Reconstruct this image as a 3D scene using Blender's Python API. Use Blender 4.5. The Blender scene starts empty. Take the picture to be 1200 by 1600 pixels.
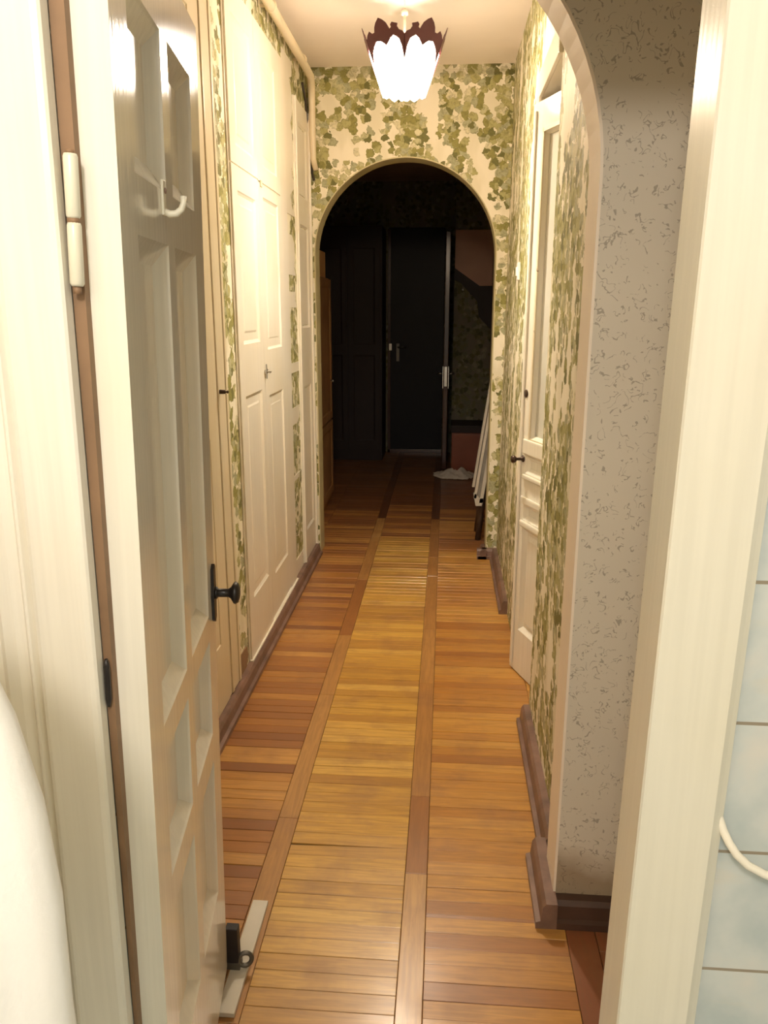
import bpy, bmesh, math, random
from mathutils import Matrix, Vector, Euler, noise as mnoise
R = math.radians
PI = math.pi
rng = random.Random(7)
scene = bpy.context.scene
COL = scene.collection

# ------------------------------------------------------------------ materials
class NT:
    def __init__(s, name):
        s.m = bpy.data.materials.new(name); s.m.use_nodes = True
        s.t = s.m.node_tree; s.b = s.t.nodes['Principled BSDF']
    def n(s, ty, **kw):
        d = s.t.nodes.new(ty)
        for k, v in kw.items():
            if k in d.inputs: d.inputs[k].default_value = v
            else: setattr(d, k, v)
        return d
    def l(s, a, b): s.t.links.new(a, b)
    def math(s, op, a, b=None, c=None):
        d = s.t.nodes.new('ShaderNodeMath'); d.operation = op
        for i, v in enumerate((a, b, c)):
            if v is None: continue
            if isinstance(v, (int, float)): d.inputs[i].default_value = v
            else: s.l(v, d.inputs[i])
        return d.outputs[0]
    def mix(s, f, a, b, mode='MIX'):
        d = s.t.nodes.new('ShaderNodeMix'); d.data_type = 'RGBA'; d.blend_type = mode
        for i, v in ((0, f), (6, a), (7, b)):
            if isinstance(v, (int, float)): d.inputs[i].default_value = v
            elif isinstance(v, (tuple, list)): d.inputs[i].default_value = (*v[:3], 1)
            else: s.l(v, d.inputs[i])
        return d.outputs[2]
    def ramp(s, f, stops, interp='LINEAR'):
        d = s.t.nodes.new('ShaderNodeValToRGB'); d.color_ramp.interpolation = interp
        e = d.color_ramp.elements
        while len(e) < len(stops): e.new(.5)
        for q, (p, c) in zip(e, stops):
            q.position = p; q.color = (*c, 1) if len(c) == 3 else c
        s.l(f, d.inputs[0]); return d.outputs[0]
    def pos(s):
        return s.n('ShaderNodeNewGeometry').outputs['Position']
    def mapv(s, v, scale=(1, 1, 1), loc=(0, 0, 0)):
        d = s.n('ShaderNodeMapping'); d.inputs['Scale'].default_value = scale; d.inputs['Location'].default_value = loc
        s.l(v, d.inputs[0]); return d.outputs[0]
    def noise(s, v, scale, detail=2, rough=.5, dist=0):
        d = s.n('ShaderNodeTexNoise'); d.inputs['Scale'].default_value = scale; d.inputs['Detail'].default_value = detail
        d.inputs['Roughness'].default_value = rough; d.inputs['Distortion'].default_value = dist
        if v is not None: s.l(v, d.inputs['Vector'])
        return d.outputs[0]
    def bump(s, h, strength=.2, dist=.01):
        d = s.n('ShaderNodeBump'); d.inputs['Strength'].default_value = strength; d.inputs['Distance'].default_value = dist
        s.l(h, d.inputs['Height']); s.l(d.outputs[0], s.b.inputs['Normal'])
    def base(s, c, rough=.5, metal=0, spec=.5):
        if isinstance(c, (tuple, list)): s.b.inputs['Base Color'].default_value = (*c[:3], 1)
        else: s.l(c, s.b.inputs['Base Color'])
        s.b.inputs['Roughness'].default_value = rough; s.b.inputs['Metallic'].default_value = metal
        s.b.inputs['Specular IOR Level'].default_value = spec

def plain(name, c, rough=.5, metal=0, var=.12, sc=8, bump=.05, spec=.5):
    t = NT(name); p = t.n('ShaderNodeTexCoord').outputs['Object']
    nz = t.noise(p, sc, 4)
    f = t.ramp(nz, [(.3, (1 - var,) * 3), (.7, (1.0,) * 3)])
    t.base(t.mix(1.0, c, f, 'MULTIPLY'), rough, metal, spec)
    if bump: t.bump(t.noise(p, sc * 6, 3), bump, .004)
    return t.m

def paint(name, c, rough=.28, chip=None, chip_amt=.70, chip_scale=22, vert=True):
    """old brush-applied oil paint, optionally chipped"""
    t = NT(name); p = t.n('ShaderNodeTexCoord').outputs['Object']
    st = t.mapv(p, (40, 40, 1.2))
    br = t.noise(st, 2.2, 3)
    col = t.mix(t.ramp(br, [(.35, (0, 0, 0)), (.7, (1, 1, 1))]), [x * .93 for x in c], c)
    big = t.noise(p, 2.5, 3)
    col = t.mix(t.ramp(big, [(.4, (0, 0, 0)), (.75, (.5, .5, .5))]), col, [c[0] * .93, c[1] * .88, c[2] * .74])
    if chip:
        cn = t.noise(t.mapv(p, (1, 1, .55)), chip_scale, 5, .62)
        cm = t.ramp(cn, [(chip_amt, (0, 0, 0)), (chip_amt + .02, (1, 1, 1))])
        col = t.mix(cm, col, chip)
    t.base(col, rough)
    t.bump(br, .10, .004)
    return t.m

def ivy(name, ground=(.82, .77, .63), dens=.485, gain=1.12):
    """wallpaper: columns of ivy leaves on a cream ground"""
    t = NT(name); p = t.pos()
    sx = t.n('ShaderNodeSeparateXYZ'); t.l(p, sx.inputs[0])
    u = t.math('ADD', sx.outputs[0], sx.outputs[1])
    cb = t.n('ShaderNodeCombineXYZ'); t.l(u, cb.inputs[0]); t.l(sx.outputs[2], cb.inputs[1])
    P = cb.outputs[0]
    wob = t.n('ShaderNodeTexNoise'); wob.inputs['Scale'].default_value = 38; wob.inputs['Detail'].default_value = 2
    t.l(P, wob.inputs['Vector'])
    off = t.n('ShaderNodeVectorMath', operation='SUBTRACT'); t.l(wob.outputs['Color'], off.inputs[0]); off.inputs[1].default_value = (.5, .5, .5)
    sc = t.n('ShaderNodeVectorMath', operation='SCALE'); t.l(off.outputs[0], sc.inputs[0]); sc.inputs['Scale'].default_value = .045
    ad = t.n('ShaderNodeVectorMath', operation='ADD'); t.l(P, ad.inputs[0]); t.l(sc.outputs[0], ad.inputs[1])
    out = None
    def layer(scale, seed, d):
        v = t.n('ShaderNodeTexVoronoi'); v.voronoi_dimensions = '2D'; v.feature = 'F1'
        v.inputs['Scale'].default_value = scale; v.inputs['Randomness'].default_value = .95
        mp = t.mapv(ad.outputs[0], (1, 1, 1), (seed, seed * .7, 0)); t.l(mp, v.inputs['Vector'])
        cl = t.noise(t.mapv(v.outputs['Position'], (7.5, 2.2, 1)), 1.0, 3, .6)
        m = t.math('GREATER_THAN', cl, d)
        sep = t.n('ShaderNodeSeparateColor'); t.l(v.outputs['Color'], sep.inputs[0])
        leaf = t.ramp(sep.outputs[0], [(p_, tuple(x*gain for x in c_)) for p_, c_ in [(0, (.15, .145, .045)), (.14, (.25, .235, .07)), (.36, (.37, .345, .15)), (.6, (.36, .355, .22)), (.78, (.46, .435, .25)), (.9, (.60, .56, .38))]], 'CONSTANT')
        vein = t.noise(t.mapv(ad.outputs[0], (1, 1, 1)), 70, 2)
        leaf = t.mix(t.ramp(vein, [(.45, (0, 0, 0)), (.75, (.55, .55, .55))]), leaf, (.10, .10, .03))
        rim = t.math('MULTIPLY', v.outputs['Distance'], 1.0)
        leaf = t.mix(t.ramp(rim, [(.45, (0, 0, 0)), (.7, (.5, .5, .5))]), leaf, (.10, .10, .035))
        shape = t.math('LESS_THAN', v.outputs['Distance'], .60)
        return t.math('MULTIPLY', m, shape), leaf
    m2, l2 = layer(23, 3.7, dens + .0)
    m1, l1 = layer(31, 0.0, dens + .015)
    pale = t.noise(t.mapv(P, (6, 2.4, 1)), 1.4, 3)
    g = t.mix(t.ramp(pale, [(.45, (0, 0, 0)), (.6, (.6, .6, .6))]), ground, [ground[0] * .82, ground[1] * .82, ground[2] * .74])
    c = t.mix(m2, g, l2); c = t.mix(m1, c, l1)
    t.base(c, .6, 0, .3)
    return t.m

def fleck_paper():
    t = NT('grey_fleck_wallpaper'); p = t.pos()
    q = t.mapv(p, (1, 1, 1))
    n1 = t.noise(q, 50, 1.5, .5, .8)
    line = t.math('LESS_THAN', t.math('ABSOLUTE', t.math('SUBTRACT', n1, .5)), .020)
    gate = t.math('GREATER_THAN', t.noise(t.mapv(p, (1, 1, 1), (3, 5, 1)), 52, 1), .535)
    m = t.math('MULTIPLY', line, gate)
    n2 = t.noise(q, 60, 2)
    spk = t.math('GREATER_THAN', n2, .73)
    m = t.math('MAXIMUM', m, t.math('MULTIPLY', spk, .5))
    m = t.math('MULTIPLY', m, .50)
    soft = t.noise(p, 3, 3)
    g = t.mix(soft, (.62, .57, .48), (.70, .65, .55))
    sz = t.n('ShaderNodeSeparateXYZ'); t.l(p, sz.inputs[0])
    hgt = t.math('ADD', sz.outputs[2], t.math('MULTIPLY', t.noise(p, 6, 4), -.22))
    dirt = t.ramp(hgt, [(.0, (.75, .75, .75)), (.10, (0, 0, 0))])
    g = t.mix(dirt, g, (.27, .185, .10))
    t.base(t.mix(m, g, (.15, .12, .09)), .75, 0, .2)
    t.bump(n2, .08, .003)
    return t.m

def planks(name, stops, grain_dir):
    t = NT(name); p = t.pos(); geo = t.n('ShaderNodeNewGeometry')
    r = geo.outputs['Random Per Island']
    col = t.ramp(r, stops)
    sc = (4, 55, 1) if grain_dir == 'x' else (55, 4, 1)
    offv = t.n('ShaderNodeVectorMath', operation='ADD'); t.l(p, offv.inputs[0])
    cb = t.n('ShaderNodeCombineXYZ'); t.l(t.math('MULTIPLY', r, 30), cb.inputs[0]); t.l(t.math('MULTIPLY', r, 17), cb.inputs[1]); t.l(cb.outputs[0], offv.inputs[1])
    g = t.noise(t.mapv(offv.outputs[0], sc), 1.5, 4, .6, .8)
    col = t.mix(t.ramp(g, [(.38, (.36, .36, .36)), (.62, (0, 0, 0))]), col, (.19, .085, .03))
    wear = t.noise(p, 5.5, 4, .6)
    col = t.mix(t.ramp(wear, [(.5, (0, 0, 0)), (.72, (.45, .45, .45))]), col, (.25, .115, .05))
    t.base(col, .3, 0, .5)
    rr = t.math('ADD', t.math('MULTIPLY', wear, .30), .20)
    t.l(rr, t.b.inputs['Roughness'])
    t.b.inputs['Coat Weight'].default_value = .2; t.b.inputs['Coat Roughness'].default_value = .18
    t.bump(g, .08, .002)
    return t.m

def tiles():
    t = NT('pale_blue_tile'); p = t.pos()
    sx = t.n('ShaderNodeSeparateXYZ'); t.l(p, sx.inputs[0])
    def seam(o, size, off):
        f = t.math('FRACT', t.math('DIVIDE', t.math('ADD', o, off), size))
        d = t.math('ABSOLUTE', t.math('SUBTRACT', f, .5))
        return t.math('GREATER_THAN', d, .5 - .0022 / size)
    s = t.math('MAXIMUM', seam(sx.outputs[2], .178, 10 * .178 - .664 + .178 * 1), seam(sx.outputs[0], .178, 10 * .178 - .455))
    cl = t.noise(p, 9, 4, .55)
    c = t.ramp(cl, [(.35, (.42, .475, .485)), (.55, (.52, .555, .55)), (.7, (.58, .575, .545))])
    st = t.noise(t.mapv(p, (1, 1, 3)), 7, 3)
    c = t.mix(t.ramp(st, [(.6, (0, 0, 0)), (.75, (.4, .4, .4))]), c, (.62, .55, .42))
    t.base(t.mix(s, c, (.27, .23, .17)), .25)
    t.bump(t.math('SUBTRACT', 1, s), .35, .002)
    return t.m

CREAM = (.80, .745, .60)
M = {}
M['door_paint'] = paint('cream_gloss_door_paint', (.86, .835, .75), .13)
M['casing_white'] = paint('white_casing_paint', (.88, .85, .77), .30, (.40, .33, .24), .80, 30)  # left casing colour whitened to stand in for stronger light there
M['paint'] = paint('cream_oil_paint', CREAM, .28, (.20, .13, .08), .735)
M['casing'] = paint('cream_casing_paint', (.70, .68, .60), .30, (.30, .21, .13), .775, 30)
M['closet'] = paint('ivory_closet_paint', (.82, .775, .68), .30, (.22, .14, .08), .80, 26)
M['white_wall'] = plain('white_wall_paint', (.84, .80, .70), .6, var=.05, sc=3)
M['oldpaint'] = paint('worn_cream_paint', (.72, .64, .47), .35, (.18, .12, .07), .70, 24)
M['wall'] = plain('cream_plaster', (.76, .68, .54), .7, var=.08, sc=3)
M['arch'] = plain('cream_arch_paint', (.90, .80, .67), .5, var=.08, sc=3)
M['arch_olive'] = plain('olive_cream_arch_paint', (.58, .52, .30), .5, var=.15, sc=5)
M['ceil'] = plain('pinkish_ceiling', (.92, .84, .77), .8, var=.07, sc=2.5)
M['ivy'] = ivy('ivy_wallpaper')
M['ivy_dark'] = ivy('ivy_wallpaper_hall', (.17, .145, .10), .50, .40)  # same ivy print, hall shade dimmed into its ground and leaves
M['fleck'] = fleck_paper()
M['tile'] = tiles()
M['base'] = plain('worn_brown_baseboard', (.26, .155, .115), .42, var=.45, sc=14, bump=.12)
M['base_dark'] = plain('dark_brown_baseboard', (.085, .045, .03), .38, var=.3, sc=14)
M['rebate'] = plain('brown_bare_wood', (.30, .18, .10), .6, var=.25, sc=12)
M['black'] = plain('black_metal', (.016, .012, .011), .38, 0, var=.2)
M['brown_metal'] = plain('dark_bronze', (.075, .045, .03), .35, .6)
M['steel'] = plain('steel', (.62, .60, .56), .28, 1.0)
M['rubber'] = plain('black_rubber', (.012, .01, .013), .55, 0)
M['iron'] = plain('grey_iron', (.16, .15, .13), .4, .7)
M['hook'] = plain('painted_hook', (.76, .73, .60), .3, var=.05)
M['plug'] = plain('rust_spot', (.25, .15, .11), .6)
M['cloth'] = plain('white_cloth', (.93, .91, .88), .9, var=.03, sc=30, bump=.1)
M['rag'] = plain('grey_white_rag', (.72, .66, .58), .9, var=.15, sc=9, bump=.1)
M['hose'] = plain('white_rubber_hose', (.80, .76, .66), .4, var=.05)
M['switch'] = plain('white_plastic', (.86, .84, .76), .35, var=.03)
M['pipe'] = paint('cream_pipe_paint', (.78, .68, .50), .4)
M['cable'] = plain('dark_cable', (.05, .035, .025), .6)
M['maroon'] = plain('maroon_lamp_metal', (.10, .020, .024), .45, .1, var=.2)
M['glass_frost'] = plain('frosted_grey_glass', (.62, .62, .55), .22, var=.06, sc=2.5, bump=.03)
M['hall_wood'] = plain('hall_wardrobe_wood', (.46, .27, .12), .45, var=.3, sc=5)
M['hall_dark'] = plain('dark_mahogany', (.020, .009, .009), .6, var=.3, sc=5)
M['hall_mahog'] = plain('mahogany_door', (.075, .030, .022), .22, var=.3, sc=5)
M['navy'] = plain('navy_door_upholstery', (.003, .0035, .007), .45, var=.2, sc=30, bump=.15, spec=.25)
M['hall_red'] = plain('red_brown_veneer', (.28, .085, .045), .4, var=.2, sc=5)
M['pinkboard'] = plain('pinkish_brown_panel', (.56, .35, .26), .6, var=.15, sc=3)
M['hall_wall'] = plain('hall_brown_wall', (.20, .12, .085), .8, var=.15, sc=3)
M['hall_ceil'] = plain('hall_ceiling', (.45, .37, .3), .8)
M['carton'] = plain('orange_carton', (.78, .46, .18), .7, var=.1)
M['slat'] = plain('white_slat_paint', (.66, .62, .53), .45, var=.15, sc=8)
M['slat_grey'] = plain('grey_slat', (.30, .28, .24), .6, var=.25, sc=20)
M['leg_dark'] = plain('dark_wood_leg', (.10, .065, .045), .4, var=.3, sc=12)
M['side_room'] = plain('side_room_wall', (.62, .50, .38), .8)
M['subfloor'] = plain('dark_gap', (.055, .027, .013), .8)
M['pl_center'] = planks('parquet_honey', [(0, (.44, .225, .050)), (.35, (.56, .31, .062)), (.7, (.65, .375, .075)), (1, (.68, .42, .11))], 'x')
M['pl_side'] = planks('parquet_amber', [(0, (.36, .145, .036)), (.3, (.48, .22, .047)), (.75, (.57, .285, .06)), (1, (.61, .33, .08))], 'x')
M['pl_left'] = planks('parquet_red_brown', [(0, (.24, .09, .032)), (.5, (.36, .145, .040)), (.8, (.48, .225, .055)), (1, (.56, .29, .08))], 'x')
M['pl_strip'] = planks('parquet_strip', [(0, (.30, .115, .036)), (.45, (.40, .19, .055)), (.75, (.50, .27, .085)), (1, (.56, .32, .11))], 'y')
M['pl_hall'] = planks('parquet_dark_hall', [(0, (.15, .055, .020)), (.6, (.20, .08, .026)), (1, (.25, .11, .035))], 'x')  # plank colours darkened to paint in the shade beyond the far arch
M['pl_hall_strip'] = planks('parquet_dark_hall_strip', [(0, (.10, .034, .014)), (1, (.15, .055, .02))], 'y')  # strip planks with the same hall shade put into their colour
M['pl_red'] = planks('floor_board_red', [(0, (.20, .062, .022)), (1, (.30, .105, .04))], 'y')
# lampshade glass: gives off light, lets the bulb through
t = NT('lit_milky_glass'); nt = t.t
em = t.n('ShaderNodeEmission'); em.inputs['Color'].default_value = (1, .92, .82, 1); em.inputs['Strength'].default_value = 7
tr = t.n('ShaderNodeBsdfTransparent'); tr.inputs['Color'].default_value = (1, .93, .85, 1)
mx = t.n('ShaderNodeMixShader'); mx.inputs[0].default_value = .45
nt.links.new(tr.outputs[0], mx.inputs[1]); nt.links.new(em.outputs[0], mx.inputs[2])
nt.links.new(mx.outputs[0], nt.nodes['Material Output'].inputs['Surface'])
M['lit_glass'] = t.m
t = NT('lit_bulb'); em = t.n('ShaderNodeEmission'); em.inputs['Color'].default_value = (1, .88, .7, 1); em.inputs['Strength'].default_value = 20
t.t.links.new(em.outputs[0], t.t.nodes['Material Output'].inputs['Surface']); M['lit_bulb'] = t.m

# ------------------------------------------------------------------ mesh helpers
class MB:
    def __init__(s): s.bm = bmesh.new(); s.mi = 0
    def face(s, vs):
        f = s.bm.faces.new([s.bm.verts.new(v) for v in vs]); f.material_index = s.mi; return f
    def box(s, x0, x1, y0, y1, z0, z1, m=None, bev=0):
        g = bmesh.ops.create_cube(s.bm, size=1)['verts']
        T = Matrix.Translation(((x0+x1)/2, (y0+y1)/2, (z0+z1)/2)) @ Matrix.Diagonal((abs(x1-x0), abs(y1-y0), abs(z1-z0), 1))
        if m is not None: T = m @ T
        bmesh.ops.transform(s.bm, matrix=T, verts=g)
        es = {e for v in g for e in v.link_edges}
        for v in g:
            for f in v.link_faces: f.material_index = s.mi
        if bev: bmesh.ops.bevel(s.bm, geom=list(es), offset=bev, segments=2, affect='EDGES', profile=.6)
        return s
    def prism(s, poly, axis, a0, a1):
        """extrude a polygon (2D) along an axis; poly coords are the other two axes in order"""
        def P(p, a):
            if axis == 'y': return (p[0], a, p[1])
            if axis == 'x': return (a, p[0], p[1])
            return (p[0], p[1], a)
        A = [s.bm.verts.new(P(p, a0)) for p in poly]; B = [s.bm.verts.new(P(p, a1)) for p in poly]
        n = len(poly)
        s.bm.faces.new(A); s.bm.faces.new(B[::-1])
        for i in range(n): s.bm.faces.new((A[i], B[i], B[(i+1) % n], A[(i+1) % n]))
        return s
    def tube(s, pts, r, seg=10, caps=True):
        pts = [Vector(p) for p in pts]; rs = r if isinstance(r, (list, tuple)) else [r] * len(pts)
        rings = []; up = None
        for i, p in enumerate(pts):
            d = (pts[min(i+1, len(pts)-1)] - pts[max(i-1, 0)]).normalized()
            if up is None:
                up = d.orthogonal().normalized()
            up = (up - d * up.dot(d)).normalized(); w = d.cross(up)
            rings.append([s.bm.verts.new(p + (up * math.cos(2*PI*k/seg) + w * math.sin(2*PI*k/seg)) * rs[i]) for k in range(seg)])
        for a, b in zip(rings, rings[1:]):
            for k in range(seg):
                f = s.bm.faces.new((a[k], a[(k+1) % seg], b[(k+1) % seg], b[k])); f.smooth = True
        if caps: s.bm.faces.new(rings[0][::-1]); s.bm.faces.new(rings[-1])
        return s
    def lathe(s, prof, origin, axis, seg=24):
        """prof: list of (distance along axis, radius)"""
        o = Vector(origin); d = Vector(axis).normalized()
        return s.tube([o + d * a for a, _ in prof], [max(r, .0004) for _, r in prof], seg)
    def torus(s, c, nrm, R0, r0, seg=20, s2=8, arc=2*PI):
        c = Vector(c); nrm = Vector(nrm).normalized(); u = nrm.orthogonal().normalized(); w = nrm.cross(u)
        n = seg; full = abs(arc - 2*PI) < 1e-4
        rings = []
        for i in range(n if full else n + 1):
            a = arc * i / n; d = u * math.cos(a) + w * math.sin(a)
            rings.append([s.bm.verts.new(c + d * (R0 + r0 * math.cos(2*PI*k/s2)) + nrm * r0 * math.sin(2*PI*k/s2)) for k in range(s2)])
        for i in range(n):
            a, b = rings[i], rings[(i+1) % len(rings)]
            for k in range(s2):
                f = s.bm.faces.new((a[k], b[k], b[(k+1) % s2], a[(k+1) % s2])); f.smooth = True
        return s
    def shear(s, k):
        for v in s.bm.verts: v.co.x += k * v.co.z
        return s
    def build(s, name, mat, parent=None, local=False, smooth=False):
        bm = s.bm
        bmesh.ops.recalc_face_normals(bm, faces=bm.faces)
        if parent is not None and not local:
            rt = parent
            while rt.parent: rt = rt.parent
            bmesh.ops.transform(bm, matrix=rmat(rt).inverted(), verts=bm.verts)
        me = bpy.data.meshes.new(name); bm.to_mesh(me); bm.free()
        for m in (mat if isinstance(mat, list) else [mat]): me.materials.append(m)
        if smooth:
            for p in me.polygons: p.use_smooth = True
        o = bpy.data.objects.new(name, me); COL.objects.link(o)
        if parent is not None: o.parent = parent
        return o

def rmat(o): return Matrix.LocRotScale(o.location, o.rotation_euler, o.scale)
def tag(o, label=None, cat=None, group=None, kind=None):
    for k, v in (('label', label), ('category', cat), ('group', group), ('kind', kind)):
        if v: o[k] = v
    return o
def empty(name, loc, rot=(0, 0, 0)):
    o = bpy.data.objects.new(name, None); COL.objects.link(o); o.location = loc; o.rotation_euler = rot
    o.empty_display_size = .1
    return o
def st(o): return tag(o, kind='structure')

def leaf(mb, w, h, t, panels, holes=(), d=.011, bev=.016, field=True, two_sided=True):
    """door leaf in local coords: u along +X, v along +Z, visible face on local -Y (y=0), back at y=t."""
    allr = list(panels) + list(holes)
    us = sorted({0, w} | {r[0] for r in allr} | {r[1] for r in allr})
    vs = sorted({0, h} | {r[2] for r in allr} | {r[3] for r in allr})
    def side(y, s):
        for a, b in zip(us, us[1:]):
            for c, e in zip(vs, vs[1:]):
                mu, mv = (a+b)/2, (c+e)/2
                if any(r[0] < mu < r[1] and r[2] < mv < r[3] for r in allr): continue
                mb.face([(a, y, c), (b, y, c), (b, y, e), (a, y, e)])
        def ring(r0, y0, r1, y1):
            A = [(r0[0], y0, r0[2]), (r0[1], y0, r0[2]), (r0[1], y0, r0[3]), (r0[0], y0, r0[3])]
            B = [(r1[0], y1, r1[2]), (r1[1], y1, r1[2]), (r1[1], y1, r1[3]), (r1[0], y1, r1[3])]
            for i in range(4): mb.face([A[i], A[(i+1) % 4], B[(i+1) % 4], B[i]])
        def inset(r, k): return (r[0]+k, r[1]-k, r[2]+k, r[3]-k)
        for r in panels:
            q = inset(r, .004); ring(r, y, q, y + s*.003)           # small bead
            p = inset(r, bev); ring(q, y + s*.003, p, y + s*d)
            if field and min(r[1]-r[0], r[3]-r[2]) > .11:
                p2 = inset(p, .012); ring(p, y + s*d, p2, y + s*d)
                p3 = inset(p2, .018); ring(p2, y + s*d, p3, y + s*d*.45)
                mb.face([(p3[0], y+s*d*.45, p3[2]), (p3[1], y+s*d*.45, p3[2]), (p3[1], y+s*d*.45, p3[3]), (p3[0], y+s*d*.45, p3[3])])
            else:
                mb.face([(p[0], y+s*d, p[2]), (p[1], y+s*d, p[2]), (p[1], y+s*d, p[3]), (p[0], y+s*d, p[3])])
        for r in holes:
            q = inset(r, .010); ring(r, y, q, y + s*.012); ring(q, y + s*.012, q, t/2 + (-.002 if s > 0 else .002))
    side(0, 1); side(t, -1)
    for (a, b) in (((0, 0), (w, 0)), ((w, 0), (w, h)), ((w, h), (0, h)), ((0, h), (0, 0))):
        mb.face([(a[0], 0, a[1]), (b[0], 0, b[1]), (b[0], t, b[1]), (a[0], t, a[1])])
    bmesh.ops.remove_doubles(mb.bm, verts=mb.bm.verts, dist=.0002)
    return mb

# ------------------------------------------------------------------ constants of the place
XL, XR = -.795, .335          # corridor walls
YN0, YN1 = .88, .935          # thin partition with the doorway we look through
YA0, YA1 = 1.72, 1.85         # near arch
YB0, YB1 = 4.72, 4.87         # far arch
ZC = 2.765
YE = 8.36                     # end wall of the hall

# ------------------------------------------------------------------ floor
mb = MB()
def plank(x0, x1, y0, y1, mi, jit=.0006, cut=None):
    g = .0006
    z = rng.uniform(-jit, jit) - .0006; tl = rng.uniform(-.0007, .0007)
    a = [(x0+g, y0+g, z), (x1-g, y0+g, z), (x1-g, y1-g, z+tl), (x0+g, y1-g, z+tl)]
    if cut: a[3] = (a[3][0], a[3][1]-cut, a[3][2])
    b = .0012
    top = [(a[0][0]+b, a[0][1]+b, a[0][2]), (a[1][0]-b, a[1][1]+b, a[1][2]), (a[2][0]-b, a[2][1]-b, a[2][2]), (a[3][0]+b, a[3][1]-b, a[3][2])]
    V = [mb.bm.verts.new(p) for p in top]; W = [mb.bm.verts.new((p[0], p[1], p[2]-.0012)) for p in a]; X = [mb.bm.verts.new((p[0], p[1], -.012)) for p in a]
    f = mb.bm.faces.new(V); f.material_index = mi
    for i in range(4):
        j = (i+1) % 4
        for P, Q in ((V, W), (W, X)):
            f = mb.bm.faces.new((P[j], P[i], Q[i], Q[j])); f.material_index = mi
def cross_column(x0, x1, y0, y1, mi, pw=.0502):
    y = y0
    while y < y1 - .005:
        e = min(y + pw * rng.choice((1, 1, 1, .98, 1.02)), y1)
        cut = .008 if (mi == 1 and abs(e - 1.953) < .026) else None
        plank(x0, x1, y, e, mi, cut=cut); y = e
def strip(x0, x1, y0, y1, mi, lo=.35, hi=.8):
    y = y0
    while y < y1 - .01:
        e = min(y + rng.uniform(lo, hi), y1); plank(x0, x1, y, e, mi); y = e
F0 = .94
cross_column(XL-.02, -.478, F0, 4.86, 2)
strip(-.478, -.418, F0, 5.6, 4)
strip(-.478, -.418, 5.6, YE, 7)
cross_column(-.418, -.082, F0, 5.12, 1)
cross_column(-.418, -.082, 5.12, 6.0, 2)  # red-brown step easing into the painted hall shade
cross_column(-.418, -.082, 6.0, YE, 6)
strip(-.082, -.022, F0, 5.6, 4)
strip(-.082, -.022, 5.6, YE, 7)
cross_column(-.022, .326, F0, 1.70, 3)
cross_column(-.022, XR+.02, 1.70, 4.86, 3)
for k in range(12): strip(.326+.072*k, .326+.072*(k+1), F0, 1.72, 5)
cross_column(-.022, .42, 4.86, 5.9, 2)  # right column darkened in two steps, shade painted into the planks
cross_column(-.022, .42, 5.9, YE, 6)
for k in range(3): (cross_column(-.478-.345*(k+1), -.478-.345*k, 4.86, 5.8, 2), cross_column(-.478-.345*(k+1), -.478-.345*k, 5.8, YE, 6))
for k in range(10): cross_column(.335+.1*k+.02, .335+.1*(k+1)+.02, 2.6, 3.4, 3, .07) if k < 8 else None
mb.mi = 0
mb.box(-1.6, 1.3, F0, YE+.1, -.06, -.006)
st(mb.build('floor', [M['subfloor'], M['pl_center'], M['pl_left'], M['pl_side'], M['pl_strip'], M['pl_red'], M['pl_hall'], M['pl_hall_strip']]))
st(MB().box(-.75, 1.35, -1.3, F0, -.06, 0).build('floor', M['tile']))

# ------------------------------------------------------------------ ceilings
st(MB().box(XL-.1, XR+.1, YA1, YB0, ZC, ZC+.08).build('ceiling', M['ceil']))
st(MB().box(-1.0, 1.3, YN1, YA1, ZC-.03, ZC+.08).build('ceiling', M['wall']))
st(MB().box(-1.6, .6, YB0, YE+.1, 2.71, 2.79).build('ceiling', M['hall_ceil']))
st(MB().box(-.75, 1.35, -1.3, YN1, 2.6, 2.7).build('ceiling', M['wall']))
st(MB().box(XR+.06, 1.3, 2.5, 3.5, 2.5, 2.6).build('ceiling', M['side_room']))

# ------------------------------------------------------------------ partition with the doorway (tiled towards us)
KL = .012
DX0, DX1, DZ = -.428, .250, 2.0
mb = MB()
mb.box(DX1+.02, 1.3, YN0, YN1, 0, 2.7)
mb.box(-.75, DX0-.0, YN0, YN1, 0, 2.7)
mb.box(DX0-.0, DX1+.02, YN0, YN1, DZ+.01, 2.7)
st(mb.build('wall_front', M['tile']))
# back of it, vestibule side
mb = MB(); mb.box(DX1+.03, 1.3, YN1, YN1+.012, 0, 2.73); mb.box(XL-.02, DX0-.03, YN1, YN1+.012, 0, 2.73); mb.box(DX0-.03, DX1+.03, YN1, YN1+.012, DZ+.03, 2.73)
st(mb.build('wall_front', M['white_wall']))
# doorway frame: moulded casing right
def moulding(x0, x1, y, z0, z1, prof, k):
    """vertical casing; prof = (fraction across, projection)"""
    m = MB()
    poly = [(x0, y)] + [(x0 + (x1-x0)*f, y - p) for f, p in prof] + [(x1, y)]
    n = len(poly)
    A = [m.bm.verts.new((p[0], p[1], z0)) for p in poly]; B = [m.bm.verts.new((p[0], p[1], z1)) for p in poly]
    m.bm.faces.new(A); m.bm.faces.new(B[::-1])
    for i in range(n): m.bm.faces.new((A[i], A[(i+1) % n], B[(i+1) % n], B[i]))
    return m.shear(k)
tr1 = moulding(.236, .338, YN0, 0, DZ+.1, [(0, .018), (.02, .021), (.86, .021), (.93, .016), (1, .012)], .0118).build('trim_1', M['casing']); st(tr1)
# jamb lining right (reveal)
mb = MB(); mb.box(.2365, .262, YN0-.001, YN1+.014, 0, DZ); mb.shear(.0118)
st(mb.build('trim_2', M['casing']))
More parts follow.
